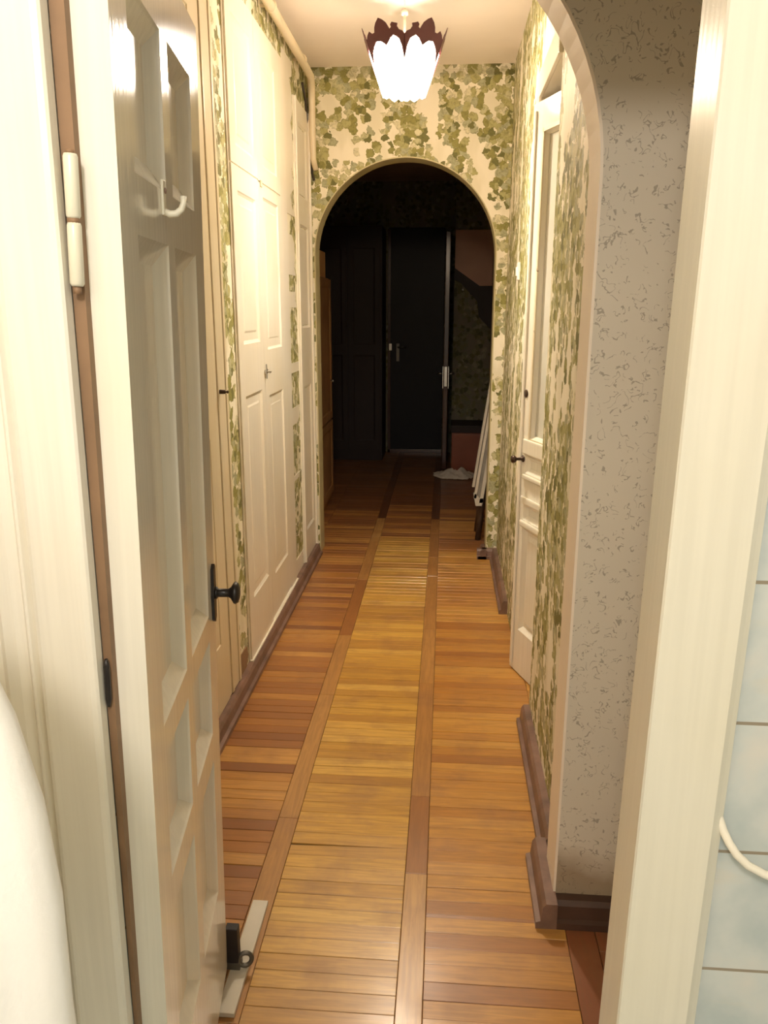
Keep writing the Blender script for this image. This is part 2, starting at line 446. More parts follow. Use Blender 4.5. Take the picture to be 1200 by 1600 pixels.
# casing left with two grooves
tr3 = moulding(-.522, -.432, YN0, 0, DZ+.1, [(0, .010), (.06, .016), (.10, .016), (.14, .008), (.20, .018), (.26, .020), (.90, .021), (.97, .019), (1, .016)], .0105).build('trim_3', M['casing_white']); st(tr3)
tr4 = moulding(-.585, -.522, YN0, 0, DZ+.1, [(0, .004), (.2, .010), (.4, .004), (.55, .012), (.8, .012), (1, .006)], .0105).build('trim_4', M['casing_white']); st(tr4)
# bare wood rebate in the hinge gap
mb = MB()
for y in (YN0+.004, YN1+.014):
    mb.face([(-.4325, y, 0), (-.4325+.0022, y, 0), (-.4325+.0022+.0158+.021, y, DZ), (-.4325+.021, y, DZ)])
mb.face([(-.4303, YN0+.004, 0), (-.4303, YN1+.014, 0), (-.3935, YN1+.014, DZ), (-.3935, YN0+.004, DZ)])
st(mb.build('trim_5', M['rebate']))
# head of the frame
st(MB().box(-.585, .352, YN0-.02, YN0, DZ, DZ+.1).build('trim_6', M['casing']))
st(MB().box(-.44, .27, YN0, YN1+.014, DZ, DZ+.02).build('trim_7', M['casing']))
# room we stand in
st(MB().box(-.75, -.70, -1.3, YN0, 0, 2.6).build('wall_left', M['wall']))
st(MB().box(1.3, 1.35, -1.3, YN0, 0, 2.6).build('wall_right', M['tile']))
st(MB().box(-.75, 1.35, -1.35, -1.3, 0, 2.6).build('wall_back', M['tile']))

# ------------------------------------------------------------------ near arch wall (grey fleck paper) and lining
def arch_wall(y0, y1, x0, x1, ax0, ax1, zs, ztop, seg=40, rb=None):
    cx = (ax0+ax1)/2; r = (ax1-ax0)/2; rb = rb or r
    m = MB()
    arc = [(cx + r*math.cos(PI*i/seg), zs + rb*math.sin(PI*i/seg)) for i in range(seg+1)]   # right to left
    def skin(y):
        for (a, b) in zip(arc, arc[1:]):
            m.face([(a[0], y, a[1]), (a[0], y, ztop), (b[0], y, ztop), (b[0], y, b[1])])
        if x1 > ax1: m.face([(ax1, y, 0), (x1, y, 0), (x1, y, ztop), (ax1, y, ztop)])
        if x0 < ax0: m.face([(x0, y, 0), (ax0, y, 0), (ax0, y, ztop), (x0, y, ztop)])
    skin(y0); skin(y1)
    for x in (x0, x1): m.face([(x, y0, 0), (x, y1, 0), (x, y1, ztop), (x, y0, ztop)])
    m.face([(x0, y0, ztop), (x1, y0, ztop), (x1, y1, ztop), (x0, y1, ztop)])
    bmesh.ops.remove_doubles(m.bm, verts=m.bm.verts, dist=.0005)
    lin = MB(); path = [(ax1, 0)] + arc + [(ax0, 0)]
    for a, b in zip(path, path[1:]):
        f = lin.face([(a[0], y0-.0005, a[1]), (b[0], y0-.0005, b[1]), (b[0], y1+.0005, b[1]), (a[0], y1+.0005, a[1])]); f.smooth = False
    # give the lining a thickness of plaster
    bmesh.ops.remove_doubles(lin.bm, verts=lin.bm.verts, dist=.0005)
    bmesh.ops.recalc_face_normals(lin.bm, faces=lin.bm.faces)
    bmesh.ops.solidify(lin.bm, geom=lin.bm.faces[:], thickness=.006)
    return m, lin
m, lin = arch_wall(YA0, YA1, XL-.03, 1.3, -.802, .304, 1.762, ZC, rb=.55)
st(m.build('wall_near', [M['fleck']]))
st(lin.build('trim_8', M['arch']))
m, lin = arch_wall(YB0, YB1, -1.6, .6, -.768, .274, 1.79, ZC)
st(m.build('wall_far', M['ivy']))
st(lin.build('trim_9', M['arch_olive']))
# narrow cream edging strips on the near pillar
# ------------------------------------------------------------------ corridor side walls
mb = MB(); mb.box(XL-.1, XL, YN1, YB0, 0, ZC+.02)
st(mb.build('wall_left', M['ivy']))
mb = MB()
mb.box(XR, XR+.12, YA1, 2.70, 0, ZC+.02)
mb.box(XR, XR+.12, 3.23, YB0, 0, ZC+.02)
st(mb.build('wall_right', M['ivy']))
mb = MB(); mb.box(XR, XR+.12, 2.70, 3.23, 2.25, ZC+.02)
st(mb.build('wall_right', M['white_wall']))
# vestibule side
st(MB().box(1.2, 1.3, YN1, YA0, 0, ZC).build('wall_right', M['white_wall']))
# side room behind the ajar door
mb = MB(); mb.box(1.25, 1.3, 2.5, 3.5, 0, 2.5); mb.box(XR+.12, 1.3, 2.45, 2.5, 0, 2.5); mb.box(XR+.12, 1.3, 3.5, 3.55, 0, 2.5)
st(mb.build('wall_right', M['side_room']))
# casing on the far side and head of the ajar door
mb = MB(); mb.box(XR-.014, XR, 3.23, 3.33, 0, 2.26, bev=.003); mb.box(XR-.006, XR+.12, 3.222, 3.232, 0, 2.25)
st(mb.build('trim_10', M['closet']))
mb = MB(); mb.box(XR-.014, XR, 2.70, 3.33, 2.25, 2.34, bev=.003)
st(mb.build('trim_11', M['closet']))

# ------------------------------------------------------------------ baseboards
def base_y(name, xw, xf, y0, y1, h, mat):
    """runs along Y; xw wall side, xf front foot"""
    s = 1 if xf > xw else -1
    poly = [(xw, 0), (xf, 0), (xf, .018), (xf - s*.012, .022), (xf - s*.016, h - .012), (xf - s*.024, h), (xw, h)]
    m = MB(); m.prism(poly, 'y', y0, y1)
    return st(m.build(name, mat))
def base_x(name, yw, yf, x0, x1, h, mat):
    s = 1 if yf > yw else -1
    poly = [(yw, 0), (yf, 0), (yf, .018), (yf - s*.012, .022), (yf - s*.016, h - .012), (yf - s*.024, h), (yw, h)]
    m = MB(); m.prism(poly, 'x', x0, x1)
    return st(m.build(name, mat))
base_y('baseboard_left', XL, -.748, YN1+.012, 4.70, .066, M['base'])
base_y('baseboard_right', XR, .290, 1.93, 2.69, .075, M['base'])
base_y('baseboard_right', .304, .252, 1.672, 1.93, .072, M['base'])
base_x('baseboard_near', YA0, 1.672, .304, 1.2, .068, M['base_dark'])
base_y('baseboard_right', XR, .292, 3.77, 4.68, .07, M['base'])
base_x('baseboard_far', YB0, 4.665, .215, .335, .06, M['base'])
base_y('baseboard_far', .274, .222, 4.665, 4.80, .06, M['base'])

# ------------------------------------------------------------------ the open door on our left
LEAN = .021
th = math.atan2(.99, -.136)
mat = Matrix.Translation((-.3955, .902, .03)) @ Matrix.Rotation(LEAN, 4, 'Y') @ Matrix.Rotation(th, 4, 'Z')
d1 = empty('door_1', mat.to_translation(), mat.to_euler())
tag(d1, 'open cream gloss panelled door with black knob at left', 'door', kind='structure')
W1, H1 = .566, 1.925
us = [(.078, .258), (.305, .485)]
rows = [(.275, .585), (.645, .845), (.895, 1.555), (1.625, 1.83)]
mb = MB(); leaf(mb, W1, H1, .062, [(a, b, c, d) for a, b in us for c, d in rows], d=.018, bev=.030, field=False)
for v in mb.bm.verts:
    if v.co.y > .04: v.co.y += .020*(1 - v.co.z/H1)
mb.build('leaf', M['door_paint'], d1, local=True)
# coat hook on the mullion
hp = MB(); hx = .228; hz = 1.618
hp.box(hx-.008, hx+.008, -.004, 0, hz-.026, hz+.020, bev=.0015)
arc = [(hx, -.004, hz-.022)] + [(hx, -.020 - .020*math.sin(a) , hz-.010-.018*math.cos(a)*1.0) for a in [R(-60), R(-20), R(20), R(60), R(95)]]
arc = [(hx, -.003, hz-.021), (hx, -.010, hz-.024), (hx, -.019, hz-.023), (hx, -.026, hz-.017), (hx, -.029, hz-.009), (hx, -.029, hz+.000)]
hp.tube(arc, [.0045, .005, .005, .0045, .0042, .004], 10)
hk = hp.build('coat_hook', M['hook'], d1, local=True)
s = MB(); s.lathe([(0, .004), (.0015, .004), (.002, .001)], (hx, -.0045, hz+.006), (0, -1, 0), 10); s.build('screw', M['plug'], hk, local=True)
# knob and its plate
zk = .925; uk = W1-.030
pl = MB(); pts = []
for (a, b) in [(-.0, -.060), (.012, -.052), (.014, -.02), (.018, 0), (.014, .02), (.012, .052), (0, .060)]: pts.append((uk+a, zk+b))
for (a, b) in [(-.012, .052), (-.014, .02), (-.018, 0), (-.014, -.02), (-.012, -.052)]: pts.append((uk+a, zk+b))
pl.prism(pts, 'y', -.006, 0)
pl.build('knob_plate', M['black'], d1, local=True)
kb = MB(); kb.lathe([(0, .012), (.004, .012), (.006, .0085), (.026, .0085), (.031, .012), (.036, .021), (.040, .0225), (.045, .019), (.048, .010), (.049, .001)], (uk, -.006, zk), (0, -1, 0), 24)
kb.build('knob', M['black'], d1, local=True)
# hinge at the near edge
hg = MB()
def P(z): return (-.4055 + (z-1.524)*.038, .8735, z)
for z0, z1 in ((1.522, 1.588), (1.592, 1.657)):
    hg.tube([P(z0), P(z0+.003), P(z1-.003), P(z1)], [.006, .0078, .0078, .0066], 14)
hg.box(-.404, -.372, .9010, .9030, 1.54, 1.645)
h1 = hg.build('hinge', M['hook'], d1)
s = MB(); s.tube([P(1.514), P(1.522)], .0045, 10); s.tube([P(1.5875), P(1.5925)], .0066, 12); s.tube([P(1.657), P(1.661)], .0045, 10)
s.build('hinge_pin', M['rebate'], h1)
hg = MB()
def Q(z): return (-.4165 + (z-1.02)*.03, .8775, z)
hg.tube([Q(1.010), Q(1.02), Q(1.065), Q(1.075)], [.002, .0038, .0038, .002], 12)
hg.build('hinge', M['black'], d1)
# door stop at the foot of its free edge
ds = empty('door_stop', (-.452, 1.492, 0))
tag(ds, 'black door stop with grey ring at the foot of the open door', 'door stop')
b = MB(); b.box(-.478, -.449, 1.476, 1.498, .028, .122, bev=.002, m=Matrix.Identity(4)); b.build('block', M['rubber'], ds)
b = MB(); b.box(-.480, -.446, 1.474, 1.502, .012, .030, bev=.002); b.build('foot', M['iron'], ds)
b = MB(); b.torus((-.436, 1.486, .034), (.3, -1, .2), .015, .0055, 22, 8); b.build('ring', M['iron'], ds)
lt = MB(); lt.box(-.470, -.430, 1.36, 1.70, .0, .012, bev=.0015)
tag(lt.build('wooden_lath', M['slat']), 'short cream painted wooden lath lying flat on the parquet', 'lath')

# ------------------------------------------------------------------ white cloth, lower left
mb = MB()
prof = [(1.43, .02), (1.41, .07), (1.385, .115), (1.34, .165), (1.29, .198), (1.24, .214), (1.17, .226), (1.09, .232), (.99, .231), (.85, .235), (.70, .24)]
rings = []
N = 72
for k, (z, r) in enumerate(prof):
    ring = []
    for i in range(N):
        a = 2*PI*i/N
        f = min(1, k/6)
        rr = r * (1 + f*.035*math.sin(a*7+.6) + f*.02*math.sin(a*11+k*.2))
        ring.append(mb.bm.verts.new((-.516 + rr*math.cos(a), .46 + rr*.62*math.sin(a), z - .018)))
    rings.append(ring)
for a, b in zip(rings, rings[1:]):
    for i in range(N):
        f = mb.bm.faces.new((a[i], a[(i+1) % N], b[(i+1) % N], b[i])); f.smooth = True
mb.bm.faces.new(rings[0]); mb.bm.faces.new(rings[-1])
cl = tag(mb.build('hanging_cloth', M['cloth']), 'plain white cloth hanging in the near lower left corner', 'cloth')
# white hose on the tiles
mb = MB()
hpts = [(.336, .874, .93), (.342, .872, .905), (.350, .868, .882), (.357, .862, .868), (.366, .858, .855), (.380, .856, .842), (.400, .856, .831), (.45, .857, .812), (.52, .858, .806), (.60, .860, .81)]
mb.tube(hpts, .0052, 12)
tag(mb.build('hose', M['hose']), 'thin white hose curving across the pale blue tiles', 'hose')

# ------------------------------------------------------------------ ajar door on the right
th2 = math.atan2(-.937, .348)
d2 = empty('door_2', (.301, 3.172, .006), (0, 0, th2))
tag(d2, 'cream door with tall frosted glass pane, ajar on the right', 'door', kind='structure')
mb = MB()
WD = .52
leaf(mb, WD, 2.207, .036, [(.062, WD-.062, .858, .925), (.062, WD-.062, .668, .732), (.062, WD-.062, .19, .635)], holes=[(.095, WD-.095, 1.0, 2.10)], d=.016, bev=.018)
mb.build('leaf', M['door_paint'], d2, local=True)
mb = MB()
for q in ((.050, WD-.05, .935, .995), (.050, WD-.05, .835, .855), (.050, WD-.05, .735, .765), (.050, WD-.05, .640, .665)):
    mb.box(q[0], q[1], -.012, 0, q[2], q[3], bev=.006)
mb.box(.012, .030, -.008, 0, .02, 2.18, bev=.003)
mb.build('moulding', M['door_paint'], d2, local=True)
mb = MB(); mb.box(.105, WD-.105, .016, .020, 1.01, 2.09); mb.build('pane', M['glass_frost'], d2, local=True)
mb = MB()
for q in ((.086, .097, .99, 2.112), (WD-.097, WD-.086, .99, 2.112)): mb.box(q[0], q[1], -.006, 0, q[2], q[3])
for q in ((.086, WD-.086, 2.100, 2.112), (.086, WD-.086, .99, 1.0)): mb.box(q[0], q[1], -.006, 0, q[2], q[3])
mb.build('glazing_bead', M['oldpaint'], d2, local=True)
mb = MB(); mb.lathe([(0, .014), (.003, .014), (.006, .006), (.030, .006), (.034, .012), (.042, .016), (.050, .014), (.054, .004)], (.042, 0, .912), (0, -1, 0), 18)
mb.build('knob', M['brown_metal'], d2, local=True)
mb = MB(); mb.lathe([(0, .016), (.003, .015), (.004, .004)], (.042, 0, 1.17), (0, -1, 0), 16)
mb.build('keyhole_cover', M['brown_metal'], d2, local=True)

# ------------------------------------------------------------------ left wall: casing behind the open door, closet, narrow door
mb = MB()
for y0, y1, p in ((2.665, 2.70, .006), (2.70, 2.725, .011), (2.725, 2.80, .008), (2.80, 2.825, .012)): mb.box(XL, XL+p, y0, y1, .07, 2.62, bev=.003)
st(mb.build('trim_12', M['oldpaint']))
mb = MB()
for y0, y1, p in ((1.94, 2.0, .02), (2.0, 2.05, .012)): mb.box(XL, XL+p, y0, y1, .07, 2.62, bev=.003)
mb.box(XL, XL+.02, 1.94, 2.825, 2.5, 2.62, bev=.003)
st(mb.build('trim_13', M['oldpaint']))
d3 = empty('door_3', (XL+.008, 2.05, .07), (0, 0, PI/2))
tag(d3, 'shut cream door in the left wall hidden behind the open door', 'door', kind='structure')
mb = MB(); leaf(mb, .615, 2.43, .006, [(.08, .535, .25, 1.0), (.08, .535, 1.15, 2.3)], d=.004, bev=.02, field=False); mb.build('leaf', M['oldpaint'], d3, local=True)
# small screw hook on the casing
mb = MB(); hx0 = XL+.028
mb.lathe([(-.016, .008), (.003, .007), (.004, .003), (.008, .003), (.011, .006), (.015, .004), (.016, .001)], (hx0, 2.715, 1.215), (1, 0, 0), 14)
tag(mb.build('screw_knob', M['brown_metal']), 'tiny brown metal knob on the cream casing behind the open door', 'knob')

XC = XL + .006    # closet front plane
c1 = empty('built_in_closet', (XL, 3.0, .0))
tag(c1, 'tall ivory built-in closet with two leaves and small upper doors', 'closet')
mb = MB()
mb.box(XL, XC, 2.985, 4.03, .066, 2.615, bev=.002)
mb.build('frame', M['closet'], c1)
def cdoor(y0, y1, z0, z1, panels, out=0, name='door'):
    m = MB(); leaf(m, y1-y0, z1-z0, .018, panels, d=.010, bev=.02)
    T = Matrix.Translation((XC+.006+out, y0, z0)) @ Matrix.Rotation(PI/2, 4, 'Z')
    bmesh.ops.transform(m.bm, matrix=T, verts=m.bm.verts)
    return m.build(name, M['closet'], c1)
a0, a1, a2 = 2.995, 3.418, 3.872
cdoor(a0, a1-.003, .07, 2.003, [(.075, .36, .25, 1.09), (.075, .36, 1.29, 1.85)], .001)
cdoor(a1+.003, a2, .10, 1.999, [(.075, .38, .18, 1.02), (.075, .38, 1.22, 1.85)], 0)
cdoor(a0, a1-.003, 2.009, 2.605, [(.075, .36, .065, .50)], .001)
cdoor(a1+.003, a2, 2.006, 2.605, [(.075, .38, .065, .50)], 0)
mb = MB(); mb.box(XC, XC+.005, a2+.004, 4.03, .07, 2.61, bev=.003); mb.build('side_strip', M['closet'], c1)
mb = MB(); mb.box(XC-.004, XC+.014, 2.985, 4.03, .062, .072); mb.build('plinth', M['closet'], c1)
lat = MB(); lat.box(XC+.010, XC+.018, a1-.016, a1+.020, 1.222, 1.240, bev=.002); lat.lathe([(0, .007), (.012, .004), (.018, .008), (.024, .003)], (XC+.012, a1+.0, 1.231), (1, 0, 0), 12)
lat.box(XC+.012, XC+.016, a1-.006, a1+.006, 1.20, 1.262)
lat.build('latch', M['steel'], c1)
lat = MB(); lat.box(XC+.006, XC+.011, a1+.03, a1+.06, 1.985, 2.01, bev=.001); lat.build('catch', M['oldpaint'], c1)

d4 = empty('door_4', (XL+.008, 4.29, .07), (0, 0, PI/2))
tag(d4, 'narrow cream panelled door beside the far arch on the left', 'door', kind='structure')
mb = MB(); leaf(mb, .425, 2.46, .018, [(.10, .34, .17, 1.0), (.10, .34, 1.32, 1.86), (.10, .34, 2.0, 2.36)], d=.012, bev=.018, field=False)
mb.build('leaf', M['closet'], d4, local=True)
mb = MB(); mb.box(.008, .03, -.010, 0, 0, 2.46, bev=.003); mb.box(.395, .42, -.012, 0, 0, 2.46, bev=.003); mb.build('edge_strip', M['closet'], d4, local=True)

# torn paper left white between closet and narrow door
mb = MB()
def torn(y0, y1, zs, seed):
    rr = random.Random(seed)
    L = []; Rr = []
    z = zs[0]
    while z < zs[1]:
        L.append((y0 + rr.uniform(0, .004), z)); Rr.append((y1 - abs(rr.gauss(0, .05)), z)); z += rr.uniform(.02, .05)
    return L + Rr[::-1]
poly = torn(4.03, 4.285, (1.95, 2.70), 5)
mb.prism(poly, 'x', XL+.0005, XL+.003)
st(mb.build('trim_14', M['closet']))
for i, (z0, z1) in enumerate(((1.66, 1.86), (1.50, 1.60), (1.17, 1.22), (.90, 1.0), (.07, .20), (.60, .64))):
    mb = MB(); mb.prism(torn(4.03, 4.29, (z0, z1), 20+i), 'x', XL+.0005, XL+.003); st(mb.build('trim_15', M['closet']))
# brown patch of bare wall between casing and closet
mb = MB(); mb.prism(torn(2.826, 2.985, (.066, .155), 3), 'x', XL+.0005, XL+.003); st(mb.build('trim_16', M['rebate']))

# ------------------------------------------------------------------ pipe and cable high on the left
mb = MB()
mb.tube([(XL+.045, 1.86, 2.705), (XL+.045, 3.2, 2.702), (XL+.045, 4.45, 2.695), (XL+.044, 4.60, 2.69), (XL+.038, 4.665, 2.66), (XL+.034, 4.69, 2.60), (XL+.036, 4.69, 2.30), (XL+.050, 4.694, 2.24)], [.021, .021, .021, .021, .021, .020, .017, .014], 14)
pp = empty('heating_pipe', (XL+.045, 4.69, 2.3)); 
tag(pp, 'cream painted pipe running under the ceiling along the left wall', 'pipe')
mb.build('tube', M['pipe'], pp)
for y in (2.6, 3.62, 4.35):
    b = MB(); b.torus((XL+.045, y, 2.702), (0, 1, 0), .022, .004, 18, 6); b.box(XL, XL+.03, y-.006, y+.006, 2.698, 2.708); b.build('pipe_clip', M['pipe'], pp)
mb = MB(); mb.tube([(XL+.007, 4.56, 2.65), (XL+.007, 4.66, 2.58), (XL+.007, 4.70, 2.45), (XL+.008, 4.705, 2.36), (XL+.014, 4.710, 2.28), (XL+.036, 4.713, 2.19)], [.006]*6, 8)
tag(mb.build('cable', M['cable']), 'dark cable hanging beside the pipe in the far left corner', 'cable')

# light switch on the right wall
sw = empty('light_switch', (XR, 3.90, 1.66)); tag(sw, 'small white light switch on the right wall beyond the ajar door', 'light switch')
b = MB(); b.box(XR-.012, XR, 3.865, 3.935, 1.625, 1.705, bev=.003); b.build('plate', M['switch'], sw)
b = MB(); b.box(XR-.018, XR-.010, 3.885, 3.915, 1.645, 1.685, bev=.002); b.build('rocker', M['switch'], sw)

# ------------------------------------------------------------------ pendant lamp
LX, LY = -.185, 3.4
lamp = empty('pendant_lamp', (LX, LY, 2.29)); tag(lamp, 'lit hexagonal pendant lamp with milky panels and maroon crested rim', 'lamp')
def Rz(z): return .096 + (.16-.096)*(z-2.29)/(2.49-2.29)
def pan(k, a, z, off=0):
    """point on side k of the hexagon: a in -1..1 across, height z"""
    ang = R(-86.9 + 60*k + 30)
    if k % 2 == 0: a = -a
    r = Rz(z); ap = r*.866 + off
    n = Vector((math.cos(ang), math.sin(ang), 0)); tdir = Vector((-n.y, n.x, 0))
    p = n*ap + tdir*(a*r*.5)
    return (LX+p.x, LY+p.y, 2.298 + (z-2.278)*.795)
def zc(y): return 2.576 - (y-170)/6*.0029
crest = [(230, 370), (228, 330), (245, 292), (265, 262), (283, 285), (300, 280), (308, 240), (322, 205), (345, 170), (368, 188), (390, 215), (404, 250), (412, 272), (424, 262), (420, 240), (432, 222), (450, 232), (470, 240), (466, 262), (480, 290), (505, 305), (520, 328)]
crest = [((x-375)/145, zc(y)) for x, y in crest]
low = [(1.0, zc(545)), (.97, zc(500)), (.86, zc(420)), (.72, zc(362)), (.45, zc(322)), (.25, zc(345)), (.08, zc(382)), (0, zc(398)), (-.1, zc(380)), (-.28, zc(355)), (-.52, zc(352)), (-.70, zc(392)), (-.86, zc(440)), (-.97, zc(510)), (-1.0, zc(545))]
outline = [(max(-1, min(1, a)), z) for a, z in crest] + [(1.0, zc(345))] + low
for k in range(6):
    m = MB()
    fr = [m.bm.verts.new(pan(k, a, z, .003)) for a, z in outline]; bk = [m.bm.verts.new(pan(k, a, z, 0)) for a, z in outline]
    m.bm.faces.new(fr); m.bm.faces.new(bk[::-1])
    for i in range(len(fr)): m.bm.faces.new((fr[i], bk[i], bk[(i+1) % len(fr)], fr[(i+1) % len(fr)]))
    bmesh.ops.triangulate(m.bm, faces=[f for f in m.bm.faces if len(f.verts) > 4])
    m.build('crest', M['maroon'], lamp)
    m = MB()
    bot = [(-1, 2.292), (-.7, 2.286), (-.45, 2.296), (-.2, 2.284), (0, 2.278), (.2, 2.284), (.45, 2.296), (.7, 2.286), (1, 2.292)]
    top = [(1, zc(540)), (.86, zc(425)), (.7, zc(350)), (.3, zc(320)), (0, zc(330)), (-.3, zc(330)), (-.7, zc(370)), (-.86, zc(430)), (-1, zc(540))]
    o2 = bot + top
    fr = [m.bm.verts.new(pan(k, a, z, -.001)) for a, z in o2]
    f = m.bm.faces.new(fr); bmesh.ops.triangulate(m.bm, faces=[f])
    bmesh.ops.solidify(m.bm, geom=m.bm.faces[:], thickness=.002)
    m.build('glass_panel', M['lit_glass'], lamp)
m = MB(); m.tube([(LX, LY, 2.44), (LX, LY, 2.60)], .005, 10); m.lathe([(0, .012), (.012, .013), (.02, .006)], (LX, LY, 2.585), (0, 0, 1), 14)
m.tube([(LX, LY, 2.60), (LX, LY, ZC)], .0035, 8)
m.build('stem', M['oldpaint'], lamp)
m = MB(); m.lathe([(0, .045), (-.012, .043), (-.03, .02), (-.035, .005)], (LX, LY, ZC), (0, 0, 1), 24); m.build('ceiling_canopy', M['oldpaint'], lamp)
m = MB()
for k in range(3):
    a = R(60*k); d = Vector((math.cos(a), math.sin(a), 0))*.13
    m.tube([Vector((LX, LY, 2.448))-d, Vector((LX, LY, 2.448))+d], .0025, 6)
m.build('spider', M['oldpaint'], lamp)
m = MB(); m.lathe([(0, .014), (-.04, .016), (-.045, .010)], (LX, LY, 2.45), (0, 0, 1), 14); m.build('socket', M['oldpaint'], lamp)
m = MB(); m.lathe([(0, .030), (.004, .074), (.007, .076), (.012, .03)], (LX, LY, 2.414), (0, 0, 1), 28); m.build('shade_cap', M['oldpaint'], lamp)
m = MB(); m.lathe([(0, .010), (-.012, .018), (-.028, .027), (-.042, .0275), (-.056, .021), (-.064, .010), (-.066, .001)], (LX, LY, 2.406), (0, 0, 1), 18); m.build('bulb', M['lit_bulb'], lamp)
def plight(name, loc, col, w, r, parent=None):
    L = bpy.data.lights.new(name, 'POINT'); L.energy = w; L.color = col; L.shadow_soft_size = r
    o = bpy.data.objects.new(name, L); COL.objects.link(o); o.location = loc
    if parent: o.parent = parent; o.location = Vector(loc) - parent.location
    return o
plight('bulb_light', (LX, LY, 2.372), (1, .86, .68), 82, .034, lamp)

# lamp of the room we stand in
rl = empty('ceiling_lamp', (-.16, -.5, 2.6)); tag(rl, 'round white ceiling lamp behind the camera', 'lamp')
m = MB(); m.lathe([(0, .06), (-.03, .06), (-.05, .03), (-.06, .001)], (-.16, -.5, 2.6), (0, 0, 1), 20); m.build('lamp_base', M['switch'], rl)
m = MB(); m.tube([(-.16, -.5, 2.55), (-.16, -.5, 2.31)], .004, 8); m.build('cord', M['switch'], rl)
plight('ceiling_light', (-.16, -.5, 2.2), (1, .92, .83), 17.5, .09, rl)

# ------------------------------------------------------------------ dark hall beyond the far arch
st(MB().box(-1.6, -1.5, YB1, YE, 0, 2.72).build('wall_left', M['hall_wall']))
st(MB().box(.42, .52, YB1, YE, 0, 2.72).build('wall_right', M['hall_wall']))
mb = MB(); mb.box(-1.6, -.60, YE, YE+.1, 0, 2.72); mb.box(-.03, .52, YE, YE+.1, 0, 2.72); mb.box(-.60, -.03, YE, YE+.1, 2.26, 2.72)
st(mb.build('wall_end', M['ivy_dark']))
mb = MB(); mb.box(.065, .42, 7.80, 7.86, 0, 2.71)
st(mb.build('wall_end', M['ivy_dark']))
# entrance door, upholstered
d5 = empty('door_5', (-.60, YE, 0)); tag(d5, 'dark navy padded entrance door at the end of the hall', 'door', kind='structure')
mb = MB(); mb.box(-.600, -.03, YE-.02, YE+.03, .03, 2.275, bev=.006)
mb.build('leaf', M['navy'], d5)
mb = MB(); mb.box(-.605, -.575, YE-.035, YE-.018, .0, 2.262, bev=.002); mb.box(-.605, -.03, YE-.035, YE-.018, .0, .035, bev=.002); mb.build('door_frame', M['hall_mahog'], d5)
mb = MB(); mb.box(-.592, -.560, YE-.05, YE-.034, 1.07, 1.14, bev=.003); mb.build('lock', M['steel'], d5)
mb = MB(); mb.tube([(-.50, YE-.02, 1.105), (-.50, YE-.06, 1.105), (-.41, YE-.06, 1.105)], .007, 8); mb.box(-.515, -.485, YE-.026, YE-.018, .96, 1.14); mb.build('door_handle', M['iron'], d5)
# inner door standing open, edge towards us
d6 = empty('door_6', (-.022, 7.40, .012), (0, .026, PI/2)); tag(d6, 'mahogany inner door standing open, edge towards the corridor', 'door', kind='structure')
mb = MB(); mb.box(0, .90, -.045, 0, 0, 2.15, bev=.006); mb.build('leaf', M['hall_mahog'], d6, local=True)
mb = MB(); mb.box(-.002, .001, -.034, -.010, .78, .96, bev=.0005); mb.build('lock_plate', M['steel'], d6, local=True)
for s_ in (1, -1):
    mb = MB(); y = 0 if s_ > 0 else -.045
    mb.box(.03, .07, min(y, y+s_*.006), max(y, y+s_*.006), .76, .96); mb.tube([(.05, y, .895), (.05, y+s_*.05, .895), (.16, y+s_*.052, .895)], .009, 10)
    mb.build('door_handle', M['steel'], d6, local=True)
# tall dark wardrobe at the end
w2 = empty('wardrobe', (-.93, 8.1, 0)); tag(w2, 'very dark tall wardrobe beside the entrance door', 'wardrobe')
mb = MB(); mb.box(-1.30, -.625, 7.86, YE-.005, 0, 2.25, bev=.004); mb.build('carcass', M['hall_dark'], w2)
for x0, x1 in ((-1.28, -.965), (-.955, -.645)):
    m = MB(); leaf(m, x1-x0, 2.05, .018, [(.05, x1-x0-.05, .10, .95), (.05, x1-x0-.05, 1.05, 1.95)], d=.006, bev=.015, field=False)
    bmesh.ops.transform(m.bm, matrix=Matrix.Translation((x0, 7.842, .10)), verts=m.bm.verts); m.build('door', M['hall_dark'], w2)
# pale wood wardrobe on the left with a carton on top
w1 = empty('wardrobe', (-1.18, 5.95, 0)); tag(w1, 'brown wooden wardrobe just past the far arch on the left', 'wardrobe')
mb = MB(); mb.box(-1.49, -.905, 5.55, 6.22, 0, 1.715, bev=.004); mb.build('carcass', M['hall_wood'], w1)
m = MB(); leaf(m, .655, 1.05, .016, [(.06, .595, .06, .99)], d=.005, bev=.012, field=False)
bmesh.ops.transform(m.bm, matrix=Matrix.Translation((-.888, 5.557, .655)) @ Matrix.Rotation(PI/2, 4, 'Z'), verts=m.bm.verts); m.build('door', M['hall_wood'], w1)
m = MB(); leaf(m, .655, .58, .016, [(.06, .595, .06, .52)], d=.005, bev=.012, field=False)
bmesh.ops.transform(m.bm, matrix=Matrix.Translation((-.888, 5.557, .06)) @ Matrix.Rotation(PI/2, 4, 'Z'), verts=m.bm.verts); m.build('drawer', M['hall_wood'], w1)
mb = MB(); mb.lathe([(0, .006), (.012, .006), (.018, .012), (.024, .003)], (-.888, 6.13, .95), (1, 0, 0), 12); mb.build('knob', M['steel'], w1)
mb = MB(); mb.box(-1.35, -.92, 5.62, 6.16, 1.715, 1.90, bev=.003)
tag(mb.build('carton', M['carton']), 'orange cardboard carton on top of the brown wardrobe', 'box')
